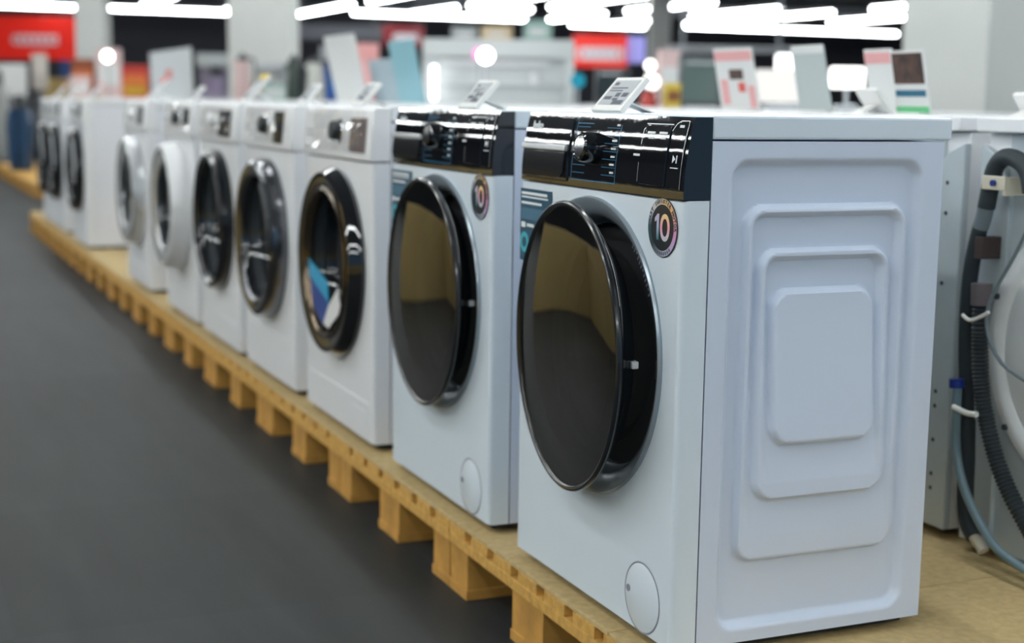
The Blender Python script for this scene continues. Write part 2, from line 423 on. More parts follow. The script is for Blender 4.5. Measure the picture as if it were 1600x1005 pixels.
def door_a(root, ajar):
    W, zc = .6, .46
    d = MB()
    # shell behind the front disc
    d.lathe([(.2435, .001), (.2445, .006), (.241, .010), (.224, .015), (.213, .020), (.206, .030), (.200, .038), (.194, .048), (.180, .046), (.180, .012)], (0, -.24, zc), 96)
    dd = d.build('door', BLKS, root, loc=(-.030, .54, 0), rot=(0, 0, -ajar))
    dd['label'] = 'round black glass door'
    g = MB(); g.lathe([(0.2345*k/14, .0016-.0105*(1-(k/14)**3)) for k in range(15)], (0, -.24, zc), 96)
    g.build('door_glass', SMOKE, dd)
    r = MB(); r.lathe([(.2345, .0016), (.2370, -.0012), (.2410, -.0022), (.2440, -.0006), (.2452, .003), (.2440, .007)], (0, -.24, zc), 96)
    r.build('door_rim', BLKS, dd)
    b = MB(); b.lathe([(.180, .014), (.178, .05), (.165, .085), (.13, .112), (.07, .128), (0, .132)], (0, -.24, zc), 64)
    b.build('inner_glass_bowl', glassy('bowl_glass', (.05, .05, .05), .7, (.85, .87, .88)), dd)
    # grip recess: raised glossy lip on the upper near side of the shell
    h = MB(); pr = []
    for k in range(17):
        a = math.radians(8+k*4.2)
        pr.append((.006+.012*math.sin(PI*k/16), -.24-.236*math.cos(a)+.012*math.sin(PI*k/16), zc+.236*math.sin(a)-.006*math.sin(PI*k/16)))
    h.tube(pr, .006, 10); h.build('door_handle', BLK, dd)
    l = MB(); l.box(.040, .052, -.24-.204, -.24-.186, zc-.006, zc+.006, .002); l.build('door_latch', WHITE2, dd)
    # bezel on the cabinet
    z = MB(); z.lathe([(.2515, .001), (.2525, -.004), (.2500, -.0075), (.245, -.0065), (.2250, .006), (.2180, .012), (.212, .030), (.206, .036), (.206, .05)], (0, .3, zc), 96)
    bz = z.build('door_bezel', BEZ, root); bz['label'] = 'grey chrome ring around the door opening'
    k = MB(); a = math.radians(180+4)
    k.box(-.001, .010, .3-.243, .3-.230, zc-.018, zc+.010, .001); k.build('latch_hole', BLKM, bz)
    k = MB()
    for dz in (.026, -.033): k.cyl((.000, .3-.2385, zc+dz), .0035, -.002, .004, 'x', 12)
    k.build('bezel_screw', DGREY, bz)
    t = MB()
    for i in range(12):
        for j in range(3):
            if (i*j+i) % 4 == 3: continue
            a = math.radians(180-28-i*2.0); rr = .2445-.0042*j
            p = Vector((-.0052+(.2495-rr)*-.0+.0006*j, .3+rr*math.cos(a), zc+rr*math.sin(a)))
            t.box(p.x-.0004, p.x, p.y-.0018, p.y+.0018, p.z-.0022, p.z+.0016)
    t.build('printed_bezel_label', INK, bz, smooth=0)

BOW = .0046
def washer_a(y0, ajar, label):
    root = empty('washing_machine', (0, y0, 0), label, 'washing machine')
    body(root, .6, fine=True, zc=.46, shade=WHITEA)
    drum(root, .6, .46)
    p = MB(); BL = .1242
    pts = []
    for k in range(13):
        q = k/12; nx_, nz_ = -math.cos(PT), math.sin(PT); bw = BOW*(1-(2*q-1)**2)
        pts.append((.0172*q+nx_*bw, .7245+.123*q+nz_*bw))
    p.prism(pts+[(.0465, .8475), (.0465, .7245)], 0, .6, 'y')
    cp = p.build('control_panel', BLKP, root); cp['label'] = 'glossy black control panel leaning back'
    F_ = panel_frame(.0, .7245)
    def deck(mb, name, m, par=root, **k):
        for q in range(1, 12):
            b_ = .1242*q/12
            bmesh.ops.bisect_plane(mb.bm, geom=mb.bm.verts[:]+mb.bm.edges[:]+mb.bm.faces[:], plane_co=(0, b_, 0), plane_no=(0, 1, 0))
        for v in mb.bm.verts: v.co.z += BOW*(1-(2*min(max(v.co.y/.1242, 0), 1)-1)**2)
        return mb.build(name, m, par, matrix=F_, **k)
    # detergent drawer
    s = MB(); s.box(.006, .198, .006, .118, -.004, .0026, .002)
    dr = deck(s, 'detergent_drawer', BLKP)
    s = MB(); s.prism([(.012, .020), (.026, .012), (.170, .012), (.186, .020), (.188, .056), (.014, .056)], .0026, .0062, 'z', .0012); deck(s, 'drawer_recess', BLKS, dr)
    s = MB(); s.box(.008, .192, .057, .068, .002, .009, .002); deck(s, 'drawer_handle', SILVER, dr)
    # programme dial
    s = MB(); s.lathe([(0, .031), (.0185, .031), (.021, .033), (.0245, .031), (.026, .024), (.027, .004), (.027, 0)], (.297, .066, 0), 48, 'z')
    dl = deck(s, 'program_dial', BLK)
    s = MB(); s.cyl((.297, .066, 0), .018, .031, .0322, 'z', 40); deck(s, 'dial_face', CHROME, dl)
    s = MB()
    for (a0, b0, a1, b1) in [(.212, .012, .375, .012), (.375, .012, .375, .108), (.212, .108, .272, .108), (.212, .012, .212, .118)]: seg_line(s, a0, b0, a1, b1, .0012)
    for k in range(7): seg_line(s, .325, .024+k*.013, .372, .024+k*.013, .0008); seg_line(s, .216, .024+k*.013, .262, .024+k*.013, .0008)
    deck(s, 'dial_scale_lines', MARKB, smooth=0)
    s = MB()
    rr = random.Random(3)
    for k in range(7):
        L_ = rr.uniform(.010, .02); s.box(.368-L_, .368, .0275+k*.013, .0305+k*.013, 0, .0006)
        0
    deck(s, 'dial_print', MARK, smooth=0); s = MB()
    s.box(.432, .452, .060, .0635, 0, .0006); deck(s, 'display_print', MARK, smooth=0)
    for a_, b_ in ((.470, .096), (.508, .096)):
        for q in ((a_, a_+.024, b_, b_+.0035), (a_+.006, a_+.022, b_-.008, b_-.0045)):
            s = MB(); s.box(*q, .0022, .003); deck(s, 'display_print', MARK, smooth=0)
    for q in ((.566, .579, .107, .111), (.573, .5755, .053, .065), (.558, .581, .045, .0465)):
        s = MB(); s.box(*q, .0026, .0032); deck(s, 'button_print', MARK, smooth=0)
    s = MB(); s.prism([(.562, .053), (.562, .065), (.570, .059)], .0026, .0032, 'z'); deck(s, 'start_symbol', MARK, smooth=0)
    s = MB(); add_text(s, 'beko', .021, T(.055, .1, .0034), bold=.0006); deck(s, 'brand_lettering', MARK, smooth=0)
    s = MB()
    s.box(.462, .540, .016, .110, -.002, .0022, .001); deck(s, 'touch_display', BLKP)
    s = MB(); s.prism([(.548, .014), (.588, .014), (.590, .116), (.566, .116), (.552, .108), (.546, .10)], -.002, .0026, 'z', .001); deck(s, 'start_button', BLKP)
    s = MB()
    for q in [(.462, .1115, .546, .1115), (.546, .1015, .556, .113), (.556, .113, .568, .1175), (.568, .1175, .5905, .1175), (.5905, .014, .5915, .1175), (.4565, .078, .4565, .102), (.4565, .102, .461, .105), (.4565, .020, .4565, .05)]: seg_line(s, *q, .0012, .0028)
    deck(s, 'panel_outline', SILVER, smooth=0)
    door_a(root, ajar)
    badge(root, .0575, .679)
    leaflet(root)
    s = MB(); s.lathe([(.0560, -.0006), (.0575, -.0012), (.0590, -.0006)], (0, .093, .079), 48); fc = s.build('filter_cover', SEAMB, root)
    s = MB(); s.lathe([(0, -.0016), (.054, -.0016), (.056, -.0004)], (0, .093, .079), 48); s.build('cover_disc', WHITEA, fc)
    s = MB(); s.cyl((0, .137, .083), .006, -.0028, -.0010, 'x', 16); s.build('cover_notch', SEAMB, fc)
    return root
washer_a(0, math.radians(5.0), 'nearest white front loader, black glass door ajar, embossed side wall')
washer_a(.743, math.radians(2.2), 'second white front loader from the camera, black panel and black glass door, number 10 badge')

def washer_b(y0, W, st, label, x0=0.0, top=H):
    """white machines with a white fascia; st picks the door and panel"""
    root = empty('washing_machine', (x0, y0, 0), label, 'washing machine')
    zc = st.get('zc', .445); shade = st.get('shade', WHITE)
    body(root, W, zc=zc, front_top=.715, hole=.235, shade=shade, top=top)
    drum(root, W, zc)
    p = MB(); p.prism([(-.006, .718), (-.008, .724), (.004, .842), (.010, .8475), (.0465, .8475), (.0465, .718)], 0, W, 'y', .003)
    p.build('control_panel', st.get('panel', WHITE2), root)
    F_ = frame((-.008, W, .7245), (0, -1, 0), (.10, 0, 1))
    s = MB(); s.box(.012, .17, .012, .112, -.003, .002, .003); dr = s.build('detergent_drawer', WHITE2, root, matrix=F_)
    s = MB(); s.box(.03, .15, .014, .026, .0015, .006, .002); s.build('drawer_handle', GREY if st.get('greyh') else WHITE2, dr, matrix=F_)
    s = MB()
    for k in range(2): s.box(.03, .10, .045+.012*k, .049+.012*k, .0015, .0026)
    s.build('drawer_print', GREY, dr, matrix=F_, smooth=0)
    da, dm = st.get('dial', (W*.5, BLKM))
    s = MB(); s.lathe([(0, .024), (.021, .024), (.024, .021), (.026, 0)], (da, .062, 0), 36, 'z'); dl = s.build('program_dial', dm, root, matrix=F_)
    s = MB(); s.lathe([(.026, .002), (.030, .004), (.033, .0)], (da, .062, 0), 36, 'z'); s.build('dial_ring', CHROME, dl, matrix=F_)
    a0, a1, b0, b1, m_ = st.get('disp', (W*.66, W*.93, .018, .098, BLK))
    s = MB(); s.box(a0, a1, b0, b1, -.002, .003, .002); s.build('display', m_, root, matrix=F_)
    if st.get('film'):
        s = MB(); n = 14
        V = [[s.bm.verts.new((W*.2+W*.75*i/n, .012+.105*j/6, .010+random.uniform(-.005, .006))) for j in range(7)] for i in range(n+1)]
        for i in range(n):
            for j in range(6): s.bm.faces.new((V[i][j], V[i+1][j], V[i+1][j+1], V[i][j+1]))
        s.build('protective_film', CLEARF, root, matrix=F_, smooth=0)
    # door
    ro, ri, x_ = st.get('ro', .243), st.get('ri', .175), st.get('prot', -.05)
    s = MB(); s.lathe([(ro, .004), (ro+.001, -.010), (ro-.006, x_+.008), (ro-.020, x_), (ri+.012, x_+.004), (ri, x_+.012), (ri-.004, x_+.03)], (0, W/2, zc), 80)
    d = s.build('door', st['ring'], root)
    if st.get('rim'):
        s = MB(); s.lathe([(ro+.002, -.001), (ro+.006, -.010), (ro+.002, x_*.5), (ro-.006, x_+.006), (ro-.009, x_-.001), (ro-.018, x_-.002)], (0, W/2, zc), 80); s.build('door_rim', st['rim'], d)
    if st.get('inner'):
        s = MB(); s.lathe([(ri+.014, x_+.002), (ri+.004, x_-.001), (ri-.006, x_+.010), (ri-.008, x_+.02)], (0, W/2, zc), 72); s.build('inner_ring', st['inner'], d)
    s = MB(); s.lathe([(ri, x_+.012), (ri-.01, x_+.03), (ri-.02, .04), (ri-.05, .075), (.07, .098), (0, .104)], (0, W/2, zc), 64)
    s.build('door_glass', GLASS, d)
    s = MB(); pr = []
    rh = (ro+ri)/2+.012
    for k in range(13):
        a = math.radians(-6+k*4.5); pr.append((x_-.002, W/2-rh*math.cos(a), zc+rh*math.sin(a)))
    if st.get('handle') is not None: s.tube(pr, st.get('hw', .013), 10); s.build('door_handle', st['handle'], d)
    else: s.bm.free()
    if st.get('sticker'):
        g = []
        s = MB(); pts = []
        def bow(y, z): return (x_+.016+.0, y, z)
        s.prism([(W/2+.165, zc-.005), (W/2-.01, zc-.050), (W/2-.02, zc-.105), (W/2+.16, zc-.05)], x_+.010, x_+.012, 'x'); s.build('sticker_band', mat('cyan_sticker', (.02, .35, .62), .3), d, smooth=0)
        s = MB(); s.prism([(W/2+.16, zc-.051), (W/2-.02, zc-.107), (W/2+.035, zc-.170), (W/2+.11, zc-.135)], x_+.010, x_+.012, 'x'); s.build('sticker_field', mat('navy_sticker', (.012, .06, .30), .3), d, smooth=0)
        s = MB(); s.prism([(W/2-.022, zc-.11), (W/2-.10, zc-.06), (W/2-.13, zc-.11), (W/2-.02, zc-.172), (W/2+.03, zc-.165)], x_+.010, x_+.012, 'x'); s.build('sticker_blank', WHITE2, d, smooth=0)
    # plinth
    s = MB(); s.box(-.002, .01, .012, W-.012, .026, st.get('plinth', .11), .002); s.build('kick_plate', shade, root)
    if st.get('filter', 1):
        s = MB(); s.box(-.0035, .0, .05, .16, .05, .095, .001); s.build('filter_flap', shade, root)
    return root
CLEARF = bpy.data.materials.new('clear_crinkled_film'); CLEARF.use_nodes = True
_N, _L = nt(CLEARF); _b = _N['Principled BSDF']; _b.inputs['Base Color'].default_value = (.8, .82, .84, 1); _b.inputs['Roughness'].default_value = .04
_t = _N.new('ShaderNodeBsdfTransparent'); _x = _N.new('ShaderNodeMixShader'); _x.inputs[0].default_value = .82
_g = _N.new('ShaderNodeBsdfGlossy'); _g.inputs[1].default_value = .05
_L.new(_g.outputs[0], _x.inputs[1]); _L.new(_t.outputs[0], _x.inputs[2]); _L.new(_x.outputs[0], _N['Material Output'].inputs[0])
BRONZE = mat('bronze_inner_ring', (.13, .10, .07), .18, metal=.9)
LGREYD = mat('brown_grey_display', (.30, .25, .24), .15, coat=1)
S3 = dict(ring=BLKS, rim=BLK, inner=BRONZE, ri=.185, prot=-.040, dial=(.33, BLKM), disp=(.43, .56, .012, .098, LGREYD), sticker=1, film=1, handle=None, plinth=.12)
S4 = dict(ring=DCHROME, ri=.188, prot=-.052, dial=(.30, BLKM), disp=(.40, .50, .01, .105, BLK), film=1, handle=BLKM, hw=.012, plinth=.16)
S5 = dict(ring=BLKS, ri=.205, prot=-.045, rim=None, dial=(.25, WHITE2), disp=(.34, .52, .01, .10, BLK), film=1, handle=BLKS, hw=.006)
S6 = dict(ring=SILVER, ri=.165, prot=-.075, rim=WHITE2, dial=(.31, BLKM), disp=(.42, .52, .04, .10, BLK), film=1, handle=DGREY, hw=.005)
S7 = dict(ring=SILVER, ri=.16, prot=-.060, dial=(.25, WHITE2), disp=(.38, .52, .02, .10, DGREY), handle=BLKM, hw=.012)
S8 = dict(ring=BLKS, ri=.175, prot=-.05, dial=(.28, GREY), disp=(.38, .5, .02, .10, DGREY), handle=GREY, hw=.01)
washer_b(1.492, .6, S3, 'white front loader with wide black door ring and blue sticker on the glass')
washer_b(2.225, .6, S4, 'white front loader with dark chrome door ring, beside the blue stickered door')
washer_b(2.93, .6, S5, 'white front loader with a plain black door ring and yellow topped price card above')
washer_b(3.64, .6, S6, 'white front loader with a thick protruding white and silver door ring')
washer_b(4.66, .6, S7, 'white front loader with silver door, standing before the gap in the row')
washer_b(6.70, .6, S8, 'white front loader just beyond the gap, bare white side wall')
washer_b(7.72, .6, S8, 'white front loader with black door, second from the far end of the row')
washer_b(8.38, .6, S8, 'white front loader with black door, at the very far end of the row')
o = MB().box(.03, .46, 9.02, 9.08, .0005, .86, .003).build('cardboard_packing_sheet', mat('cardboard', (.40, .27, .10), .8, noise=.1), smooth=0)
tag(o, 'tall brown cardboard sheet standing behind the farthest washer of the row', 'cardboard')

# ------------------------------------------------------------------ pallets and deck board
XP = -.025
def pallet(name, x0, y0, lx, ly, label, group=None):
    root = empty(name, (x0, y0, FLOOR), label, 'pallet', group)
    bh, bt = .078, .022; z = 0
    ys = (0, .3275*ly/.8, ly-.10); wd = (.10, .145, .10)
    for yc, w_ in zip(ys, wd):
        MB().box(0, lx, yc, yc+w_, .0005, bt, .0015).build('bottom_board', WOODD, root)
        for xc in (0.003, lx/2-.07, lx-.145):
            MB().box(xc, xc+.14, yc+.002, yc+w_-.002, bt, bt+bh, .0015).build('block', WOODD, root)
    for xc in (0, lx/2-.05, lx-.10):
        MB().box(xc, xc+.10, 0, ly, bt+bh, 2*bt+bh, .0015).build('stringer_board', WOOD, root)
    n = 7; bw = (ly-.034*(n-1))/n
    for k in range(n):
        MB().box(.001, lx, k*(bw+.034), k*(bw+.034)+bw, 2*bt+bh, 3*bt+bh, .0015).build('deck_board', WOOD, root)
    return root
def copy_tree(o, parent=None):
    c = o.copy(); col.objects.link(c)
    if parent: c.parent = parent
    for ch in list(o.children): copy_tree(ch, c)
    return c
p0 = pallet('pallet', XP, .094, 1.55, .8, 'wooden pallet directly under the nearest washer', 'pallets under the long washer row')
names = {-1: 'wooden pallet at the camera end, in front of the nearest washer', 1: 'wooden pallet under the second washer, next one after the nearest pallet',
         2: 'third wooden pallet along the aisle, below the washer with the blue door sticker', 3: 'fourth wooden pallet along the aisle, below the dark chrome door',
         4: 'fifth wooden pallet along the aisle, below the plain black door ring', 5: 'sixth wooden pallet along the aisle, below the white and silver door',
         6: 'seventh wooden pallet along the aisle, at the start of the gap', 7: 'eighth wooden pallet along the aisle, under the bare gap between washers',
         8: 'ninth wooden pallet along the aisle, under the washer just beyond the gap', 9: 'tenth wooden pallet, third from the far end of the row',
         10: 'eleventh wooden pallet, second from the far end of the row', 11: 'last wooden pallet at the far end of the row'}
for k, lb in names.items():
    c = copy_tree(p0); c.location = (XP, .094+.803*k, FLOOR); c['label'] = lb
# particle boards laid on the pallets
ysb = [-.705, .165, 1.42, 2.68, 3.94, 5.20, 6.46, 7.72, 9.725]
blab = ['tan particle board in front of the nearest washer, bottom right of the view', 'tan particle board under the nearest and second washers', 'tan particle board under the third and fourth washers',
        'tan particle board under the washers with dark chrome and black rings', 'tan particle board under the washer with the thick silver door ring', 'tan particle board bare in the gap between the washers', 'tan particle board under the washer beyond the gap', 'tan particle board under the two farthest washers']
for k in range(len(ysb)-1):
    o = MB().box(XP+.002, 1.52, ysb[k]+.0015, ysb[k+1]-.0015, -.0076, -.0002, .001).build('particle_board', OSB)
    tag(o, blab[k], 'board', 'particle boards on the pallets')

# ------------------------------------------------------------------ second row, backs towards the first one
X2 = 0.85
def rear_washer(y0, label, detail=False, W=.6):
    root = empty('washing_machine', (X2, y0, 0), label, 'washing machine')
    MB().box(.012, .53, .004, W-.004, .02, .82, .004).build('cabinet', WHITE, root)
    MB().box(-.020, .56, 0, W, .822, H, .004).build('worktop', WHITE, root)
    for x in (.06, .47):
        for y in (.06, W-.06): MB().cyl((x, y, 0), .02, .0005, .024).build('foot', BLKM, root)
    # pressed rear plate: flanges at both edges, sunken middle, top rail
    s = MB()
    s.prism([(0, .022), (.085, .022), (.085, .70), (.055, .775), (0, .80)], -.004, .013, 'x', .003)
    s.prism([(W, .022), (W-.085, .022), (W-.085, .70), (W-.055, .775), (W, .80)], -.004, .013, 'x', .003)
    s.box(.006, .013, .07, W-.07, .022, .82)
    s.build('rear_panel', REAR, root)
    if not detail:
        s = MB()
        for z in (.10, .13, .20, .27, .30, .52, .66, .72):
            s.cyl((0, .045, z), .0042, -.0052, -.003, 'x', 10)
        s.build('screw_hole', BLKM, root)
    else:
        s = MB(); s.lathe([(.262, .010), (.256, -.006), (.240, -.012), (.225, -.010), (.215, -.003), (.20, -.004), (.14, -.016), (0, -.018)], (0, W/2-.01, .43), 72)
        c = s.build('rear_cover', REARW, root); c['label'] = 'round pressed white cover'
        s = MB()
        for a in (20, 75, 140, 200, 250, 320):
            s.cyl((0, W/2-.01+.248*math.cos(math.radians(a)), .43+.248*math.sin(math.radians(a))), .006, -.016, -.010, 'x', 10)
        s.build('cover_screw', DGREY, c)
    return root
rear_washer(-.262, 'white washer seen from behind at the right edge, grey hoses clipped on its back', True)
ROW2 = ['white washer seen from behind at right, row of small holes down its back']
rear_washer(.385, ROW2[0])
for k in range(11):
    rear_washer(1.01+.63*k, 'white washer of the back row, only its pale top showing')
    list(o for o in col.objects if o.name.startswith('washing_machine') and not o.parent)[-1]
for o in list(col.objects):
    if o.get('label') == 'white washer of the back row, only its pale top showing': o['group'] = 'washers of the back row hidden behind the front row'

def hx(u, v, x=.815): p = at_x(u, v, x); return (x, p.y, p.z)
def hose(name, pts, r, m, label, x=.815, **k):
    P = [hx(p[0], p[1], p[2] if len(p) > 2 else x) for p in pts]
    s = MB().tube(P, r, 16, **k); return s.build(name, m, smooth=60), P
# drain hose with its hooked end
root = empty('drain_hose', hx(1530, 400), 'dark grey drain hose bent over at its top, hanging down the back of the washer', 'hose')
def sub(o, par):
    o.parent = par; o.matrix_parent_inverse = Matrix.Translation(par.location).inverted(); return o
sub(hose('hooked_end', [(1612, 300), (1606, 268), (1590, 250), (1570, 246), (1555, 262), (1548, 290), (1541, 325)], .0165, HOSE, '')[0], root)
sub(hose('hose_collar', [(1541, 322), (1537, 340), (1532, 356)], .0155, HOSEL, '')[0], root)
sub(hose('corrugated_section', [(1532, 354), (1522, 395), (1514, 450), (1510, 520), (1510, 600), (1511, 660)], .0155, HOSE, '', rib=.10, pitch=.006)[0], root)
sub(hose('lower_sleeve', [(1511, 655), (1510, 720), (1508, 780), (1511, 815), (1522, 838)], .0165, HOSE, '')[0], root)
sub(hose('hose_clip', [(1520, 836), (1530, 850), (1537, 862)], .011, CREAM, '')[0], root)
# second corrugated hose
root = empty('corrugated_hose', hx(1535, 600, .80), 'ribbed dark hose with a brown end cuff curving down to the right', 'hose')
sub(hose('corrugated_section', [(1533, 470), (1531, 520), (1532, 585), (1540, 650), (1557, 718), (1580, 775), (1612, 835)], .0165, HOSE, '', x=.80, rib=.2, pitch=.0075)[0], root)
sub(hose('end_cuff', [(1534, 443), (1533, 477)], .0195, mat('brown_grey_cuff', (.13, .11, .12), .5), '', x=.80)[0], root)
o, _ = hose('power_cable', [(1612, 345), (1585, 400), (1558, 448), (1543, 485), (1544, 525), (1565, 568), (1612, 602)], .0035, HOSEL, '', x=.792)
tag(o, 'thin grey cable looping across the back of the right-hand washer', 'cable')
root = empty('inlet_hose', hx(1500, 700, .785), 'blue grey inlet hose with a dark blue screw cap, running down to the right', 'hose')
sub(hose('rubber_tube', [(1496, 606), (1494, 650), (1494, 700), (1504, 755), (1528, 812), (1562, 862), (1618, 900)], .0088, HOSEB, '', x=.785)[0], root)
sub(hose('screw_cap', [(1495, 592), (1495, 606)], .0145, BLUEP, '', x=.785)[0], root)
o, _ = hose('cable_tie', [(1490, 636), (1500, 641), (1512, 646), (1526, 648)], .0055, TAGW, '', x=.772)
tag(o, 'white plastic strap tying the inlet hose to the drain hose', 'cable tie')
o, _ = hose('cable_tie', [(1504, 492), (1514, 500), (1526, 498), (1545, 488)], .0035, TAGW, '', x=.776)
tag(o, 'clear twisted strap around the two dark hoses below the brown cuff', 'cable tie')
P = hx(1555, 286, .794)
root = empty('hose_clamp', P, 'cream plastic clamp with a blue screw holding the top of the drain hose', 'clamp')
sub(MB().box(P[0]-.004, P[0]+.002, P[1]-.030, P[1]+.032, P[2]-.013, P[2]+.013, .002).build('clamp_strap', CREAM), root)
sub(MB().cyl((P[0], P[1]-.002, P[2]), .006, -.010, -.003, 'x', 12).build('clamp_screw', BLUEP), root)
sub(MB().box(P[0]-.002, .846, P[1]-.030, P[1]-.022, P[2]-.022, P[2]+.012, .001).build('clamp_base', CREAM), root)
for (u, v, lb) in ((1545, 387, 'brown foam spacer block beside the ribbed part of the drain hose'),):
    P = hx(u, v, .825)
    o = MB().box(.800, .846, P[1]-.010, P[1]+.012, P[2]-.021, P[2]+.021, .002).build('foam_spacer', BROWN); tag(o, lb, 'foam block')
P = hx(1459, 500, .50)
o = MB().tube([(.503, .13, .80), (.500, .125, .6), (.503, .12, .40), (.5, .115, .25), (.497, .11, .06)], .010, 12, rib=.2, pitch=.008).build('corrugated_hose', BEIGE)
tag(o, 'thin beige ribbed hose hanging behind the nearest washer', 'hose')

# ------------------------------------------------------------------ price tags
def price_tag(x, y, label, wdt=.11, ht=.078, tilt=48, flip=False, cap=None, lines=True, screen=LCD, z=H):
    rz = PI if flip else 0
    root = empty('price_tag', (x, y, z+.0005), label, 'price tag', rz=rz)
    t = math.radians(tilt)
    F_ = frame((0, wdt/2, 0), (0, -1, 0), (math.cos(t), 0, math.sin(t)))
    MB().box(0, wdt, 0.001, ht, -.006, .004, .0015).build('tag_frame', TAGW, root, matrix=F_)
    MB().box(.010, wdt-.010, .014, ht-.008, .003, .0045, 0).build('tag_screen', screen, root, matrix=F_, smooth=0)
    if lines:
        s = MB(); q = .0050
        w0, w1 = .016, wdt-.016
        s.box(w0, w0+.014, ht-.019, ht-.013, .0045, q)
        for b, e in ((ht-.027, .75), (ht-.033, .6)): s.box(w0, w0+(w1-w0)*e, b, b+.0022, .0045, q)
        s.box(w0, w0+.026, .026, .033, .0045, q); s.box(w0+.034, w0+.050, .032, .041, .0045, q); s.box(w0+.058, w1, .032, .041, .0045, q)
        s.box(w1-.036, w1, .015, .024, .0045, q); s.box(w0+.034, w0+.052, .024, .029, .0045, q)
        s.build('tag_print', INK, root, matrix=F_, smooth=0)
    if cap:
        MB().box(.0, wdt, ht-.022, ht+.002, .0042, .0058, .0005).build('tag_cap', cap, root, matrix=F_)
    lx = ht*math.cos(t)
    s = MB(); s.prism([(lx*.45, ht*.45*math.sin(t)-.006), (lx*.5, ht*.5*math.sin(t)-.006), (lx+.035, .0), (lx+.028, .0)], -.02, .02, 'y', .0004)
    s.build('tag_foot', TAGW, root)
    return root
YEL = mat('yellow_cap', (.75, .55, .01), .4); REDC = mat('red_cap', (.75, .06, .04), .4)
price_tag(.052, .364, 'white electronic price tag with grey screen on top of the nearest washer')
price_tag(.052, 1.01, 'white electronic price tag on top of the second washer', wdt=.10)
price_tag(.052, 1.79, 'white price tag with glints along its top, on the washer with the blue door sticker', wdt=.10)
price_tag(.052, 2.33, 'narrow white price tag on the washer with the dark chrome door', wdt=.09)
price_tag(.052, 3.06, 'tall white price card with a yellow top above the plain black door', wdt=.10, ht=.125, cap=YEL)
price_tag(.06, 4.0, 'plain white price tag on the washer with the thick silver door', wdt=.09)
price_tag(.052, 4.95, 'tall white price card with a red top, on the silver door washer before the gap', wdt=.11, ht=.13, cap=REDC)
price_tag(.06, 6.95, 'white price card with a red top on the washer just beyond the gap', wdt=.11, ht=.12, cap=REDC)
price_tag(.06, 7.95, 'white price card with a red top on the second farthest washer', wdt=.11, ht=.12, cap=REDC)
price_tag(.06, 8.65, 'white price card with a red top on the farthest washer', wdt=.11, ht=.12, cap=REDC)
# tags of the back row face the other aisle
for (u, x, wd_, ht_, lb) in ((1350, 1.10, .085, .075, 'grey price tag leaning left on the back row, beside the small bright box'),
                             (1597, 1.02, .085, .06, 'grey price tag cut by the right edge of the view'),):
    d = ray(u, 180); t_ = (x-CAM.x)/d.x; y = CAM.y+d.y*t_
    price_tag(x+.05, y, lb, wdt=wd_, ht=ht_, flip=True, tilt=52)
def card(u0, u1, v0, x, label, cat, m, parts=(), name='leaning_card', z=H, tilt=70):
    """upright printed card standing on the back row, leaning over to the other aisle; parts: (a0,a1,b0,b1,material,part name) in 0..1"""
    def ya(u): d = ray(u, 165); return CAM.y+d.y*(x-CAM.x)/d.x
    yA, yB = ya(u0), ya(u1); d = ray((u0+u1)/2, v0); zt = CAM.z+d.z*(x-CAM.x)/d.x
    wdt = abs(yA-yB); hh = (zt-z)/math.sin(math.radians(tilt)); t = math.radians(tilt)
    root = empty(name, (x, (yA+yB)/2, z+.0008), label, cat)
    F_ = frame((0, wdt/2, 0), (0, -1, 0), (-math.cos(t)*.6, 0, math.sin(t)))
    MB().box(0, wdt, 0, hh, -.004, 0, .001).build('card_panel', m, root, matrix=F_)
    for (a0, a1, b0, b1, mm, nm) in parts:
        MB().box(a0*wdt, a1*wdt, b0*hh, b1*hh, 0, .0015).build(nm, mm, root, matrix=F_, smooth=0)
    MB().box(-.02, .05, -wdt*.35, wdt*.35, .0, .004, .001).build('card_foot', TAGW, root)
    return root
PRW = mat('card_white', (.66, .67, .66), .5); PGR = mat('card_grey', (.42, .47, .47), .5); PINK = mat('card_pink', (.70, .35, .35), .5)
PIC = mat('card_dark_picture', (.10, .045, .03), .5, noise=.9, nscale=30); TEAL = mat('card_teal', (.01, .12, .20), .5); GRN = mat('card_green', (.12, .50, .22), .5)
PRED = mat('card_red', (.62, .10, .08), .5); CYAN = mat('card_cyan', (.22, .45, .52), .4)
card(1402, 1455, 84, 1.15, 'leaning leaflet with a dark picture, teal band and green base, near the grey column', 'leaflet', PRW,
     ((.06, .94, .48, .96, PIC, 'printed_picture'), (.06, .94, .28, .38, TEAL, 'teal_band'), (.02, .98, .02, .12, GRN, 'green_strip')))
card(1362, 1405, 82, 1.25, 'white leaning card with a pink top, left of the leaflet with the dark picture', 'card', PRW, ((.02, .98, .78, .95, PINK, 'pink_band'),))
card(1250, 1300, 76, 1.22, 'plain grey leaning board between two brightly lit boxes', 'card', PGR, ((.0, 1, .88, 1, PRW, 'board_cap'),))
card(1128, 1188, 80, 1.20, 'white leaning poster card with red print and a small dark picture', 'card', PRW,
     ((.02, .98, .80, .95, PINK, 'pink_band'), (.35, .70, .50, .66, PIC, 'printed_picture'), (.10, .28, .1, .5, PINK, 'printed_stripe'), (.55, .72, .30, .45, PRED, 'red_mark'), (.8, .95, .05, .4, PINK, 'printed_stripe')))
card(527, 575, 60, 1.15, 'tall pale leaning card behind the tag of the washer with the blue door sticker', 'card', PRW)
card(625, 665, 68, 1.15, 'cyan leaning card in front of the large white cabinet', 'card', CYAN)
card(588, 625, 96, 1.22, 'grey blue card left of the cyan leaning card', 'card', mat('card_greyblue', (.36, .45, .5), .5))
card(238, 303, 78, 1.15, 'large pale grey card with one red drop printed on it', 'card', mat('card_pale', (.55, .58, .60), .5), ((.40, .54, .42, .60, PRED, 'red_drop'),), tilt=86)

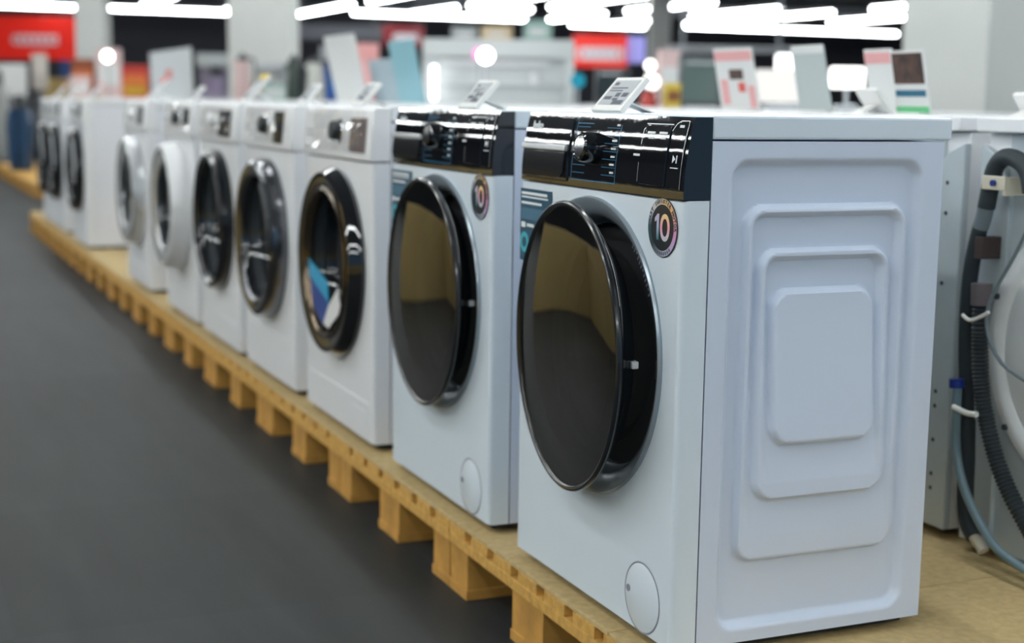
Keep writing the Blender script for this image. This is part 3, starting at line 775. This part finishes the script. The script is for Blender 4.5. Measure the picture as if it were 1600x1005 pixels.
# ------------------------------------------------------------------ ceiling tubes
TUBEM = emis('tube_light', (.95, .99, .98), TUBE)
TRK = mat('trunking_grey', (.30, .33, .37), .5)
LZ = 3.0
def make_tube(name='linear_ceiling_light'):
    root = empty(name, (0, 0, LZ), '', 'ceiling light')
    MB().box(-2.15, 2.15, -.05, .05, 0, .07, .01).build('light_diffuser', TUBEM, root)
    MB().box(-2.18, 2.18, -.06, .06, .071, .14, .005).build('light_housing', TRK, root)
    s = MB()
    for x in (-1.5, 1.5): s.cyl((x, 0, 0), .006, .14, CEIL-LZ-.002, 'z', 6)
    s.build('hanging_rod', TRK, root, smooth=0); return root
tube0 = make_tube(); used_t = [False]
def tube_at(x0, y0, x1, y1, label, group):
    c = tube0 if not used_t[0] else copy_tree(tube0); used_t[0] = True
    L_ = math.hypot(x1-x0, y1-y0); c.location = ((x0+x1)/2, (y0+y1)/2, LZ); c.rotation_euler = (0, 0, math.atan2(y1-y0, x1-x0)); c.scale = (L_/4.36, 1, 1)
    c['label'] = label; c['group'] = group
# the cross row far down the hall
def xrow(xs, y, lb):
    for a, b in zip(xs, xs[1:]): tube_at(a+.02, y, b-.02, y, lb, 'ceiling tubes of the cross row: '+lb[:40])
xrow([-3.5, .3, 4.0], 36.9, 'white ceiling tube of the long cross row, left of the white column')
xrow([4.42, 7.75], 36.6, 'white ceiling tube of the cross row between the two pale columns')
xrow([10.2, 12.6, 15.0], 34.6, 'white ceiling tube of the cross row over the middle of the hall')
xrow([17.0, 19.4], 36.1, 'white ceiling tube of the cross row above the right red sign')
xrow([20.0, 23.5, 27.3], 34.9, 'white ceiling tube at the right end of the cross row, ending at the grey column')
for (x, segs) in {2.62: [(32.0, 36.2)], 5.1: [(31.0, 35.0)], 7.25: [(31.4, 35.6)], 9.25: [(26.0, 30.2), (31.5, 36.2)], 11.7: [(26.2, 30.3), (31.2, 34.3)], 13.4: [(25.0, 29.6), (30.7, 34.2)],
                  15.6: [(26, 30), (31.2, 34.4)], 17.95: [(27, 31), (32.3, 35.8)], 19.7: [(22, 26), (27.5, 31.2), (31.5, 34.4)], 22.1: [(23, 27.2), (27.4, 31)], 24.4: [(21, 25), (26, 30)]}.items():
    for a, b in segs: tube_at(x, a, x, b, 'white ceiling tube running away down the hall, in the rows before the cross row', 'receding ceiling tubes')
# rows nearer than the frame shows, lighting the goods
for x in (-8.2, -5.6, -3.7, -2.0, .3, 2.62, 5.1, 7.25, 9.25):
    for k in range(6):
        y = -7+5*k
        if (x, k) in (): continue
        tube_at(x, y, x, y+4.2, 'white ceiling tube over the washer aisle, above the top of the view', 'ceiling tubes above the washers')


# ------------------------------------------------------------------ columns and signs
def col_at(u, v, d, s): p = at_d(u, v, d); column(p.x, p.y, s, -YAW)
col_at(146, 60, 24, .46)
col_at(413, 60, 17, .70)
col_at(1030, 60, 30, .42)
p = at_d(1490, 60, 9.5); column(p.x+.32, p.y+.1, .72, .15)
def sign(u0, u1, v0, v1, d, m, label, glyph=None, gs=.5):
    a = at_d(u0, v0, d); b = at_d(u1, v1, d); c = at_d((u0+u1)/2, (v0+v1)/2, d)
    wd_ = abs(u1-u0)/FPX*d; hh = abs(v1-v0)/FPX*d
    root = empty('hanging_sign', c, label, 'sign', rz=-YAW)
    MB().box(-wd_/2, wd_/2, 0, .10, -hh/2, hh/2, .01).build('sign_board', m, root)
    s = MB()
    for x in (-wd_*.35, wd_*.35): s.box(x-.01, x+.01, .04, .06, hh/2, CEIL-c.z-.003)
    s.build('hanging_rod', TRK, root, smooth=0)
    if glyph:
        s = MB(); gx0, gx1, gz, gh = glyph; n = 6
        for k in range(n):      # rounded letter-like strokes, as blurred as in the photograph
            x = -wd_/2+wd_*(gx0+(gx1-gx0)*(k+.5)/n); z = -hh/2+hh*gz; r = hh*gh/2
            s.lathe([(r*.5, -.02), (r, -.02), (r, -.001), (r*.5, -.001)], (x, 0, z), 16, 'y')
            s.box(x+r*.75, x+r*1.0, -.02, -.001, z-r, z+r*1.1)
        s.build('sign_lettering', mat('sign_white', (.8, .78, .82), .5, emit=.15), root)
    return root
SIGNR = mat('lit_red_sign', (.80, .02, .010), .4, emit=.45)
sign(-40, 124, 27, 92, 33, SIGNR, 'large red hanging sign with white slanted lettering at the far left', (.37, .78, .46, .26))
sign(597, 662, 40, 72, 33, DRED, 'small dark red hanging sign with a pale oval, left of the large white cabinet', (.3, .8, .4, .4))
sign(895, 980, 55, 105, 26, SIGNR, 'red hanging sign with pale lettering in front of the slim grey column', (.12, .88, .42, .42))
sign(980, 1008, 58, 98, 26.2, mat('violet_screen', (.35, .35, .85), .4, emit=.6), 'violet and blue lit screen beside the right red sign')
DBAND = mat('grey_wall_band', (.16, .17, .20), .6)
for (u0, u1, v0, v1, d, m, lb) in ((455, 600, 38, 62, 40, DBAND, 'pale grey ceiling duct right of the wide pale column'), (1000, 1440, 12, 26, 41, DBAND, 'pale grey ceiling duct above the right end of the cross row'),
                                   (1050, 1240, 72, 82, 22, mat('pale_shelf', (.35, .37, .40), .6), 'pale shelf edge above the dark glass oven'), (600, 800, -8, 4, 41, DBAND, 'pale grey ceiling duct at the top centre')):
    c = at_d((u0+u1)/2, (v0+v1)/2, d); wd_ = (u1-u0)/FPX*d; hh = (v1-v0)/FPX*d
    o = empty('air_duct', c, lb, 'duct', rz=-YAW)
    MB().box(-wd_/2, wd_/2, 0, .5, -hh/2, hh/2, .02).build('duct_body', m, o)
    for xr in (-wd_*.4, wd_*.4): MB().box(xr-.02, xr+.02, .2, .24, hh/2, CEIL-c.z-.002).build('hanging_rod', TRK, o, smooth=0)

# ------------------------------------------------------------------ counters and small goods beyond
CNT = mat('counter_white', (.62, .64, .65), .5)
def counter(x0, x1, y0, y1, label, top=.845):
    root = empty('display_counter', ((x0+x1)/2, y0, FLOOR), label, 'counter')
    h = top-FLOOR; wx = (x1-x0)/2; ly = y1-y0
    MB().box(-wx, wx, 0, ly, h-.04, h, .004).build('counter_top', CNT, root)
    MB().box(-wx+.04, wx-.04, .04, ly-.04, .08, h-.041, .004).build('counter_body', mat('counter_body_grey', (.35, .37, .4), .5), root)
    MB().box(-wx+.08, wx-.08, .08, ly-.08, .0005, .079).build('counter_plinth', DGREY, root)
    return root
counter(2.7, 4.1, 1.8, 20.0, 'long white display counter beyond the back row, carrying small appliances')
counter(5.75, 7.2, 4.8, 22.0, 'second long white display counter, farther right across the aisle')
counter(1.6, 2.6, 18.2, 30, 'long white display counter at the left, beyond the end of the back row')
counter(.7, 1.45, 9.75, 12.6, 'white display counter continuing the line of the back row')
TOP = .8455
def place(u, x):  # on a counter top at world x
    d = ray(u, 165); t = (x-CAM.x)/d.x; return CAM.x+d.x*t, CAM.y+d.y*t, t
def px(u0, u1, t): return (u1-u0)/FPX*t
def hgt(v, u, t): return (CAM+ray(u, v)*t).z-TOP
def carton(u0, u1, v0, x, m, label, dep=None, tape=True, cat='box', name='carton', lid=None):
    X, Y, t = place((u0+u1)/2, x); w_ = px(u0, u1, t); h_ = hgt(v0, (u0+u1)/2, t); dep = dep or w_*.8
    root = empty(name, (X, Y, TOP), label, cat, rz=-YAW*.5)
    MB().box(-w_/2, w_/2, 0, dep, .0006, h_, .004).build('box_body', m, root)
    MB().box(-w_*.42, w_*.42, -.002, -.0003, h_*.25, h_*.7, 0).build('printed_panel', lid or PRW, root, smooth=0)
    return root
def kettle(u0, u1, v0, x, m, label):
    X, Y, t = place((u0+u1)/2, x); w_ = px(u0, u1, t); h_ = hgt(v0, (u0+u1)/2, t); r = w_*.36
    root = empty('kettle', (X, Y, TOP), label, 'kettle', rz=-YAW)
    MB().lathe([(0, .003), (r*1.05, .003), (r*1.1, .02), (r*1.05, .02), (r, h_*.3), (r*.75, h_*.82), (0, h_*.82)], (0, 0, 0), 28, 'z').build('kettle_body', m, root)
    MB().lathe([(r*.74, h_*.825), (r*.6, h_*.92), (r*.15, h_*.95), (r*.18, h_), (0, h_)], (0, 0, 0), 24, 'z').build('kettle_lid', BLKM, root)
    MB().tube([(r*.7, 0, h_*.85), (r*1.35, 0, h_*.85), (r*1.5, 0, h_*.5), (r*1.0, 0, h_*.18)], r*.13, 8).build('kettle_handle', BLKM, root)
    MB().prism([(-r*.75, h_*.6), (-r*1.25, h_*.78), (-r*.68, h_*.8)], -r*.2, r*.2, 'y').build('kettle_spout', m, root)
    return root
def oven(u0, u1, v0, x, m, gm, label, cat='oven'):
    X, Y, t = place((u0+u1)/2, x); w_ = px(u0, u1, t); h_ = hgt(v0, (u0+u1)/2, t)
    root = empty('countertop_oven', (X, Y, TOP), label, cat, rz=-YAW)
    MB().box(-w_/2, w_/2, 0, w_*.6, .012, h_, .01).build('oven_body', m, root)
    MB().box(-w_*.46, w_*.30, -.012, -.001, h_*.12, h_*.9, .004).build('oven_door', gm, root)
    MB().tube([(-w_*.4, -.03, h_*.84), (w_*.24, -.03, h_*.84)], .007, 8).build('door_handle', SILVER, root)
    for k in range(2): MB().cyl((w_*.4, 0, h_*(.35+.3*k)), w_*.05, -.02, -.001, 'y', 16).build('oven_knob', SILVER, root)
    for a in (-1, 1): MB().cyl((a*w_*.4, w_*.3, 0), .012, .0005, .013, 'z', 10).build('foot', BLKM, root)
    return root
def coffee(u0, u1, v0, x, m, m2, label):
    X, Y, t = place((u0+u1)/2, x); w_ = px(u0, u1, t); h_ = hgt(v0, (u0+u1)/2, t)
    root = empty('coffee_machine', (X, Y, TOP), label, 'coffee machine', rz=-YAW)
    MB().box(-w_/2, w_/2, .0, w_*.9, .001, h_*.14, .006).build('drip_base', m, root)
    MB().box(-w_/2, w_/2, w_*.45, w_*.9, h_*.141, h_*.72, .006).build('machine_body', m, root)
    MB().box(-w_/2, w_/2, -.01, w_*.9, h_*.721, h_, .01).build('machine_head', m2, root)
    MB().cyl((0, w_*.2, 0), w_*.12, h_*.55, h_*.72, 'z', 16).build('spout', BLKM, root)
    MB().cyl((0, w_*.2, 0), w_*.22, h_*.145, h_*.42, 'z', 20, r2=w_*.26).build('glass_jug', mat('jug', (.25, .2, .3), .1), root)
    return root
def mixer(u0, u1, v0, x, m, label):
    X, Y, t = place((u0+u1)/2, x); w_ = px(u0, u1, t); h_ = hgt(v0, (u0+u1)/2, t)
    root = empty('stand_mixer', (X, Y, TOP), label, 'mixer', rz=-YAW)
    MB().box(-w_/2, w_/2, -w_*.25, w_*.25, .001, h_*.1, .01).build('mixer_base', m, root)
    MB().box(w_*.2, w_*.45, -w_*.12, w_*.12, h_*.1, h_*.62, .02).build('mixer_column', m, root)
    MB().lathe([(0, -w_*.5), (w_*.14, -w_*.45), (w_*.2, -w_*.1), (w_*.2, w_*.3), (w_*.1, w_*.48), (0, w_*.5)], (0, 0, h_*.78), 20, 'x').build('mixer_head', m, root)
    MB().lathe([(0, h_*.1), (w_*.12, h_*.1), (w_*.24, h_*.3), (w_*.26, h_*.52), (w_*.24, h_*.52)], (-w_*.18, 0, 0), 24, 'z').build('mixing_bowl', CHROME, root)
    return root
BR = mat('box_brown_red', (.38, .10, .04), .6, noise=.5, nscale=6); ORG = mat('box_orange', (.62, .16, .03), .6); TANB = mat('box_tan', (.60, .42, .16), .7, noise=.2, nscale=8); BLUEB = mat('box_blue', (.02, .08, .30), .5)
WR = mat('box_pale_pink', (.66, .48, .47), .6); GRYB = mat('box_grey', (.35, .38, .39), .6)
carton(70, 108, 122, 1.9, TANB, 'tan cardboard box at the left, above the farthest washers', lid=TANB)
carton(96, 109, 94, 2.1, BLUEB, 'small blue box behind the tan cardboard box', lid=BLUEB)
carton(114, 148, 92, 2.0, BR, 'brown and dark red box right of the tan cardboard box', lid=ORG)
carton(110, 140, 118, 1.8, WR, 'pale pink box in front of the brown and dark red box')
carton(154, 190, 76, 2.35, WR, 'tall white box with red edges under a round glint', lid=PRW)
carton(192, 232, 102, 2.35, mat('box_red', (.45, .03, .02), .5), 'red box left of the large pale card', lid=ORG)
carton(192, 230, 128, 2.15, ORG, 'orange and yellow box in front of the red box', lid=mat('box_yellow', (.6, .38, .03), .5))
coffee(308, 362, 84, 2.95, mat('purple_grey', (.22, .20, .27), .3), GRYB, 'grey coffee machine with a dark jug, right of the large pale card')
kettle(362, 398, 82, 2.6, WR, 'pale pinkish kettle in front of the wide pale column')
mixer(398, 450, 96, 3.0, GREY, 'grey stand mixer right of the pale column')
kettle(444, 474, 84, 3.2, mat('black_green', (.03, .05, .04), .3), 'black kettle beside the grey stand mixer')
kettle(474, 512, 86, 3.0, mat('pale_kettle', (.5, .52, .48), .2), 'pale round kettle among the dark appliances')
carton(508, 540, 100, 3.4, BLUEB, 'bright blue box behind the pale round kettle', lid=mat('box_mid_blue', (.01, .12, .4), .5))
carton(412, 446, 132, 2.85, mat('box_mint', (.4, .55, .48), .5), 'mint green box low in front of the grey stand mixer')
coffee(500, 530, 72, 3.9, BLKM, GREY, 'black coffee machine behind the pale round kettle')
carton(556, 592, 68, 3.3, mat('box_coral', (.72, .34, .33), .5), 'coral pink box above the blue grey card', lid=mat('box_coral2', (.75, .42, .42), .5))
kettle(612, 640, 72, 3.6, RED, 'bright red kettle behind the cyan leaning card')
# the big white cabinet
def white_cabinet():
    u0, u1 = 660, 896; X, Y, t = place((u0+u1)/2, 3.6); w_ = px(u0, u1, t); z1 = (CAM+ray(778, 62)*t).z
    root = empty('display_cabinet', (X, Y, TOP), 'large white display cabinet with a vertical lit slot and inner shelf', 'cabinet', rz=-YAW)
    h_ = z1-TOP; t_ = .02; dp = .45
    m = mat('cabinet_white', (.60, .63, .63), .5)
    MB().box(-w_/2, w_/2, dp-t_, dp, .001, h_, .003).build('back_panel', m, root)
    MB().box(-w_/2, w_/2, .0, dp-t_-.001, h_*.72, h_, .006).build('top_box', m, root)
    MB().box(-w_/2, -w_/2+.03, .0, dp-t_-.001, .001, h_*.72, .003).build('side_panel', m, root)
    MB().box(w_/2-.07, w_/2, .0, dp-t_-.001, .001, h_*.72, .003).build('side_panel', m, root)
    MB().box(-w_/2+.031, w_/2-.071, .10, .12, .001, h_*.71, .003).build('front_panel', m, root)
    MB().box(-w_/2+.031, w_/2-.071, .02, .099, h_*.30, h_*.33, .003).build('shelf', WHITE2, root)
    MB().box(-w_/2+.07, -w_/2+.115, -.012, .02, h_*.06, h_*.58, .004).build('light_strip', emis('strip_light', (.95, .97, 1), 5), root)
    MB().box(-w_/2+.15, w_/2-.2, .03, .098, h_*.60, h_*.68, .006).build('upper_rail', WHITE2, root)
    MB().cyl((w_*.24, .055, 0), .03, h_*.335, h_*.5, 'z', 20).build('round_holder', WHITE2, root)
white_cabinet()
def lamp(u, v, d, r, c, s, label, name='round_lamp'):
    p = at_d(u, v, d); root = empty(name, p, label, 'lamp', rz=-YAW)
    MB().lathe([(0, -.03), (r*.7, -.025), (r, 0), (r*.9, .012), (0, .014)], (0, 0, 0), 24, 'y').build('lamp_globe', emis('lamp_'+str(u), c, s), root)
    MB().cyl((0, .03, 0), r*.16, -(p.z-TOP)+.003 if p.z > TOP else -.1, 0, 'z', 10).build('lamp_stem', SILVER, root)
    MB().cyl((0, .03, 0), r*.8, -(p.z-TOP)+.0006, -(p.z-TOP)+.012, 'z', 20).build('lamp_foot', SILVER, root)
lamp(759, 87, 11.3, .056, (1, 1, 1), 14, 'bright round lamp in front of the large white cabinet')
lamp(748, 84, 11.6, .05, (1, .35, .75), 1.6, 'pink halo of the bright round lamp, added as a glowing disc behind it')  # no second lamp: added glow for the pink fringe around the bright one
lamp(168, 88, 20.0, .07, (1, 1, 1), 9, 'glowing disc added as the oval highlight above the tall white box with red edges')  # added glowing disc that stands in for a round glint
lamp(1016, 102, 9.5, .035, (1, .97, .93), 4, 'upper of two cream lit lamps right of the nearest price tag')
lamp(1018, 128, 9.0, .05, (1, .97, .93), 3, 'lower of two cream lit lamps right of the nearest price tag')
lamp(1361, 114, 6.5, .014, (1, 1, .95), 7, 'tiny bright lamp left of the pink topped card')
lamp(903, 126, 10, .05, (.03, .35, .5), .9, 'small blue lit disc right of the large white cabinet')
oven(930, 984, 106, 3.6, BLKM, mat('dark_screen', (.02, .03, .035), .15), 'black countertop oven behind the nearest price tag')
oven(1062, 1134, 86, 3.5, DGREY, mat('green_black_glass', (.10, .14, .13), .2), 'large dark oven with a greenish glass door')
kettle(996, 1030, 138, 2.9, mat('kettle_dark_red', (.42, .03, .02), .25), 'dark red kettle right of the nearest price tag')
carton(1030, 1062, 78, 4.0, WR, 'pale pink tall box left of the large dark oven', lid=PRW)
carton(1040, 1064, 130, 3.0, mat('box_yellow2', (.62, .45, .05), .5), 'small yellow box at the foot of the large dark oven', lid=mat('box_brown', (.2, .07, .02), .5))
def litbox(u0, u1, v0, v1, x, s, label):
    X, Y, t = place((u0+u1)/2, x); w_ = px(u0, u1, t); z1 = (CAM+ray(u0, v0)*t).z; z0 = (CAM+ray(u0, v1)*t).z
    root = empty('light_box', (X, Y, TOP), label, 'light box', rz=-YAW)
    MB().box(-w_/2, w_/2, 0, .06, max(z0-TOP, .03), z1-TOP, .012).build('lit_panel', emis('lit_'+str(u0), (1, 1, .97), s), root)
    MB().box(-w_*.3, w_*.3, -.01, .08, .0006, .03, .004).build('box_stand', SILVER, root)
    MB().box(-w_*.05, w_*.05, .02, .04, .03, max(z0-TOP, .031)+.002).build('box_neck', SILVER, root)
litbox(1180, 1264, 108, 160, 3.4, 1.0, 'wide softly glowing light box right of the red printed poster card')
litbox(1211, 1258, 84, 110, 3.75, 3.0, 'small bright light box above the wide glowing one')
litbox(1297, 1350, 104, 138, 3.0, 3.0, 'bright light box just right of the plain grey board')
# things along the back, above the white cabinet
cc = at_d(780, 63, 15.4)
for (u0, u1, v0, v1, d, m, lb) in ((705, 745, 42, 62, 15.4, GRYB, 'grey carton stacked behind the large white cabinet, leftmost'), (752, 800, 42, 64, 15.4, mat('beige_carton', (.62, .48, .30), .6), 'beige carton behind the large white cabinet'),
                                   (818, 862, 34, 66, 15.4, mat('sea_green_carton', (.28, .42, .38), .6), 'sea green carton behind the large white cabinet, rightmost')):
    c = at_d((u0+u1)/2, v1, d); w_ = (u1-u0)/FPX*d; h_ = (v1-v0)/FPX*d
    root = empty('carton', (c.x, c.y, cc.z-.002), lb, 'box', rz=-YAW)
    MB().box(-w_/2, w_/2, 0, .3, 0.0015, h_, .005).build('box_body', m, root); MB().box(-w_*.3, w_*.3, -.002, -.0003, h_*.3, h_*.6).build('printed_panel', PRW, root, smooth=0)
o = MB().box(-.52, .5, -.05, .33, FLOOR-cc.z+.0005, -.001, .01).build('tall_shelving', CNT, loc=(cc.x, cc.y, cc.z-.002), rot=(0, 0, -YAW)); tag(o, 'tall pale shelf block behind the large white cabinet, carrying cartons', 'shelf')

# ------------------------------------------------------------------ second island at the far left
c = copy_tree(p0); c.location = (.38, 13.35, FLOOR); c['label'] = 'wooden pallet at the far left beyond the row, right one'; c['group'] = 'pallets of the far island'
for k in (1, 2, 3, 4, 5):
    c = copy_tree(p0); c.location = (.38, 13.35+.803*k, FLOOR); c['label'] = 'wooden pallet of the far left island, beyond the end of the washer row'; c['group'] = 'pallets of the far island'
for (u, wpx, v0, x, m, nm, lb, ct) in ((27, 36, 158, .46, mat('blue_wrap', (.006, .05, .13), .45, noise=.3, nscale=9), 'floor_appliance', 'tall blue upright thing with a dark top at the far left', 'appliance'),
                                     (-4, 22, 120, .46, mat('far_grey', (.35, .37, .36), .5), 'floor_appliance', 'pale grey tall appliance at the left edge, beside the blue one', 'appliance')):
    d = ray(u, 200); t = (x-CAM.x)/d.x; X, Y = CAM.x+d.x*t, CAM.y+d.y*t; w_ = wpx/FPX*t; z1 = (CAM+ray(u, v0)*t).z
    root = empty(nm, (X, Y, 0), lb, ct, rz=-YAW)
    s = MB()
    for sx in (-1, 1): s.prism([(sx*w_*.08, .002), (sx*w_*.38, .002), (sx*w_*.5, z1*.62), (sx*w_*.42, z1*.86), (sx*.01, z1*.9), (sx*.01, z1*.4)], 0, .22, 'y', .012)
    s.build('appliance_body', m, root)
    MB().lathe([(0, z1*.86), (w_*.28, z1*.88), (w_*.30, z1*1.0), (w_*.18, z1*1.08), (0, z1*1.09)], (0, .11, 0), 20, 'z').build('appliance_top', BLKM if 'blue' in lb else m, root)
o = None
for (u0, u1, v0, v1, m, lb, d) in ((-12, 42, 100, 150, PRW, 'pale printed poster standing beyond the far left island', 22.5), (50, 74, 84, 140, mat('peach_grey', (.55, .50, .45), .5), 'pale peach card below the large red sign', 23)):
    c = at_d((u0+u1)/2, (v0+v1)/2, d); w_ = (u1-u0)/FPX*d; h_ = (v1-v0)/FPX*d
    root = empty('poster_stand', (c.x, c.y, FLOOR), lb, 'poster', rz=-YAW)
    zz = c.z-FLOOR
    MB().box(-w_/2, w_/2, 0, .02, zz-h_/2, zz+h_/2, .004).build('poster_panel', m, root)
    MB().cyl((0, .035, 0), .012, .02, zz+h_/2-.02, 'z', 10).build('stand_pole', SILVER, root); MB().cyl((0, .035, 0), .13, .0005, .02, 'z', 24).build('stand_foot', SILVER, root)

# ------------------------------------------------------------------ unseen tan panels across the aisle, added and shaped for the black doors' reflection
TANP = mat('tan_reflection_panel', (.60, .44, .17), .6, noise=.10, nscale=1.5)
struct(MB().box(-2.3, -2.2, -5, 5.3, FLOOR+.0005, .56, .01).build('trim_'+str(column.n), TANP))
struct(MB().box(-2.2, -.80, 5.2, 5.3, FLOOR+.0005, .56, .01).build('trim_'+str(column.n+1), TANP))
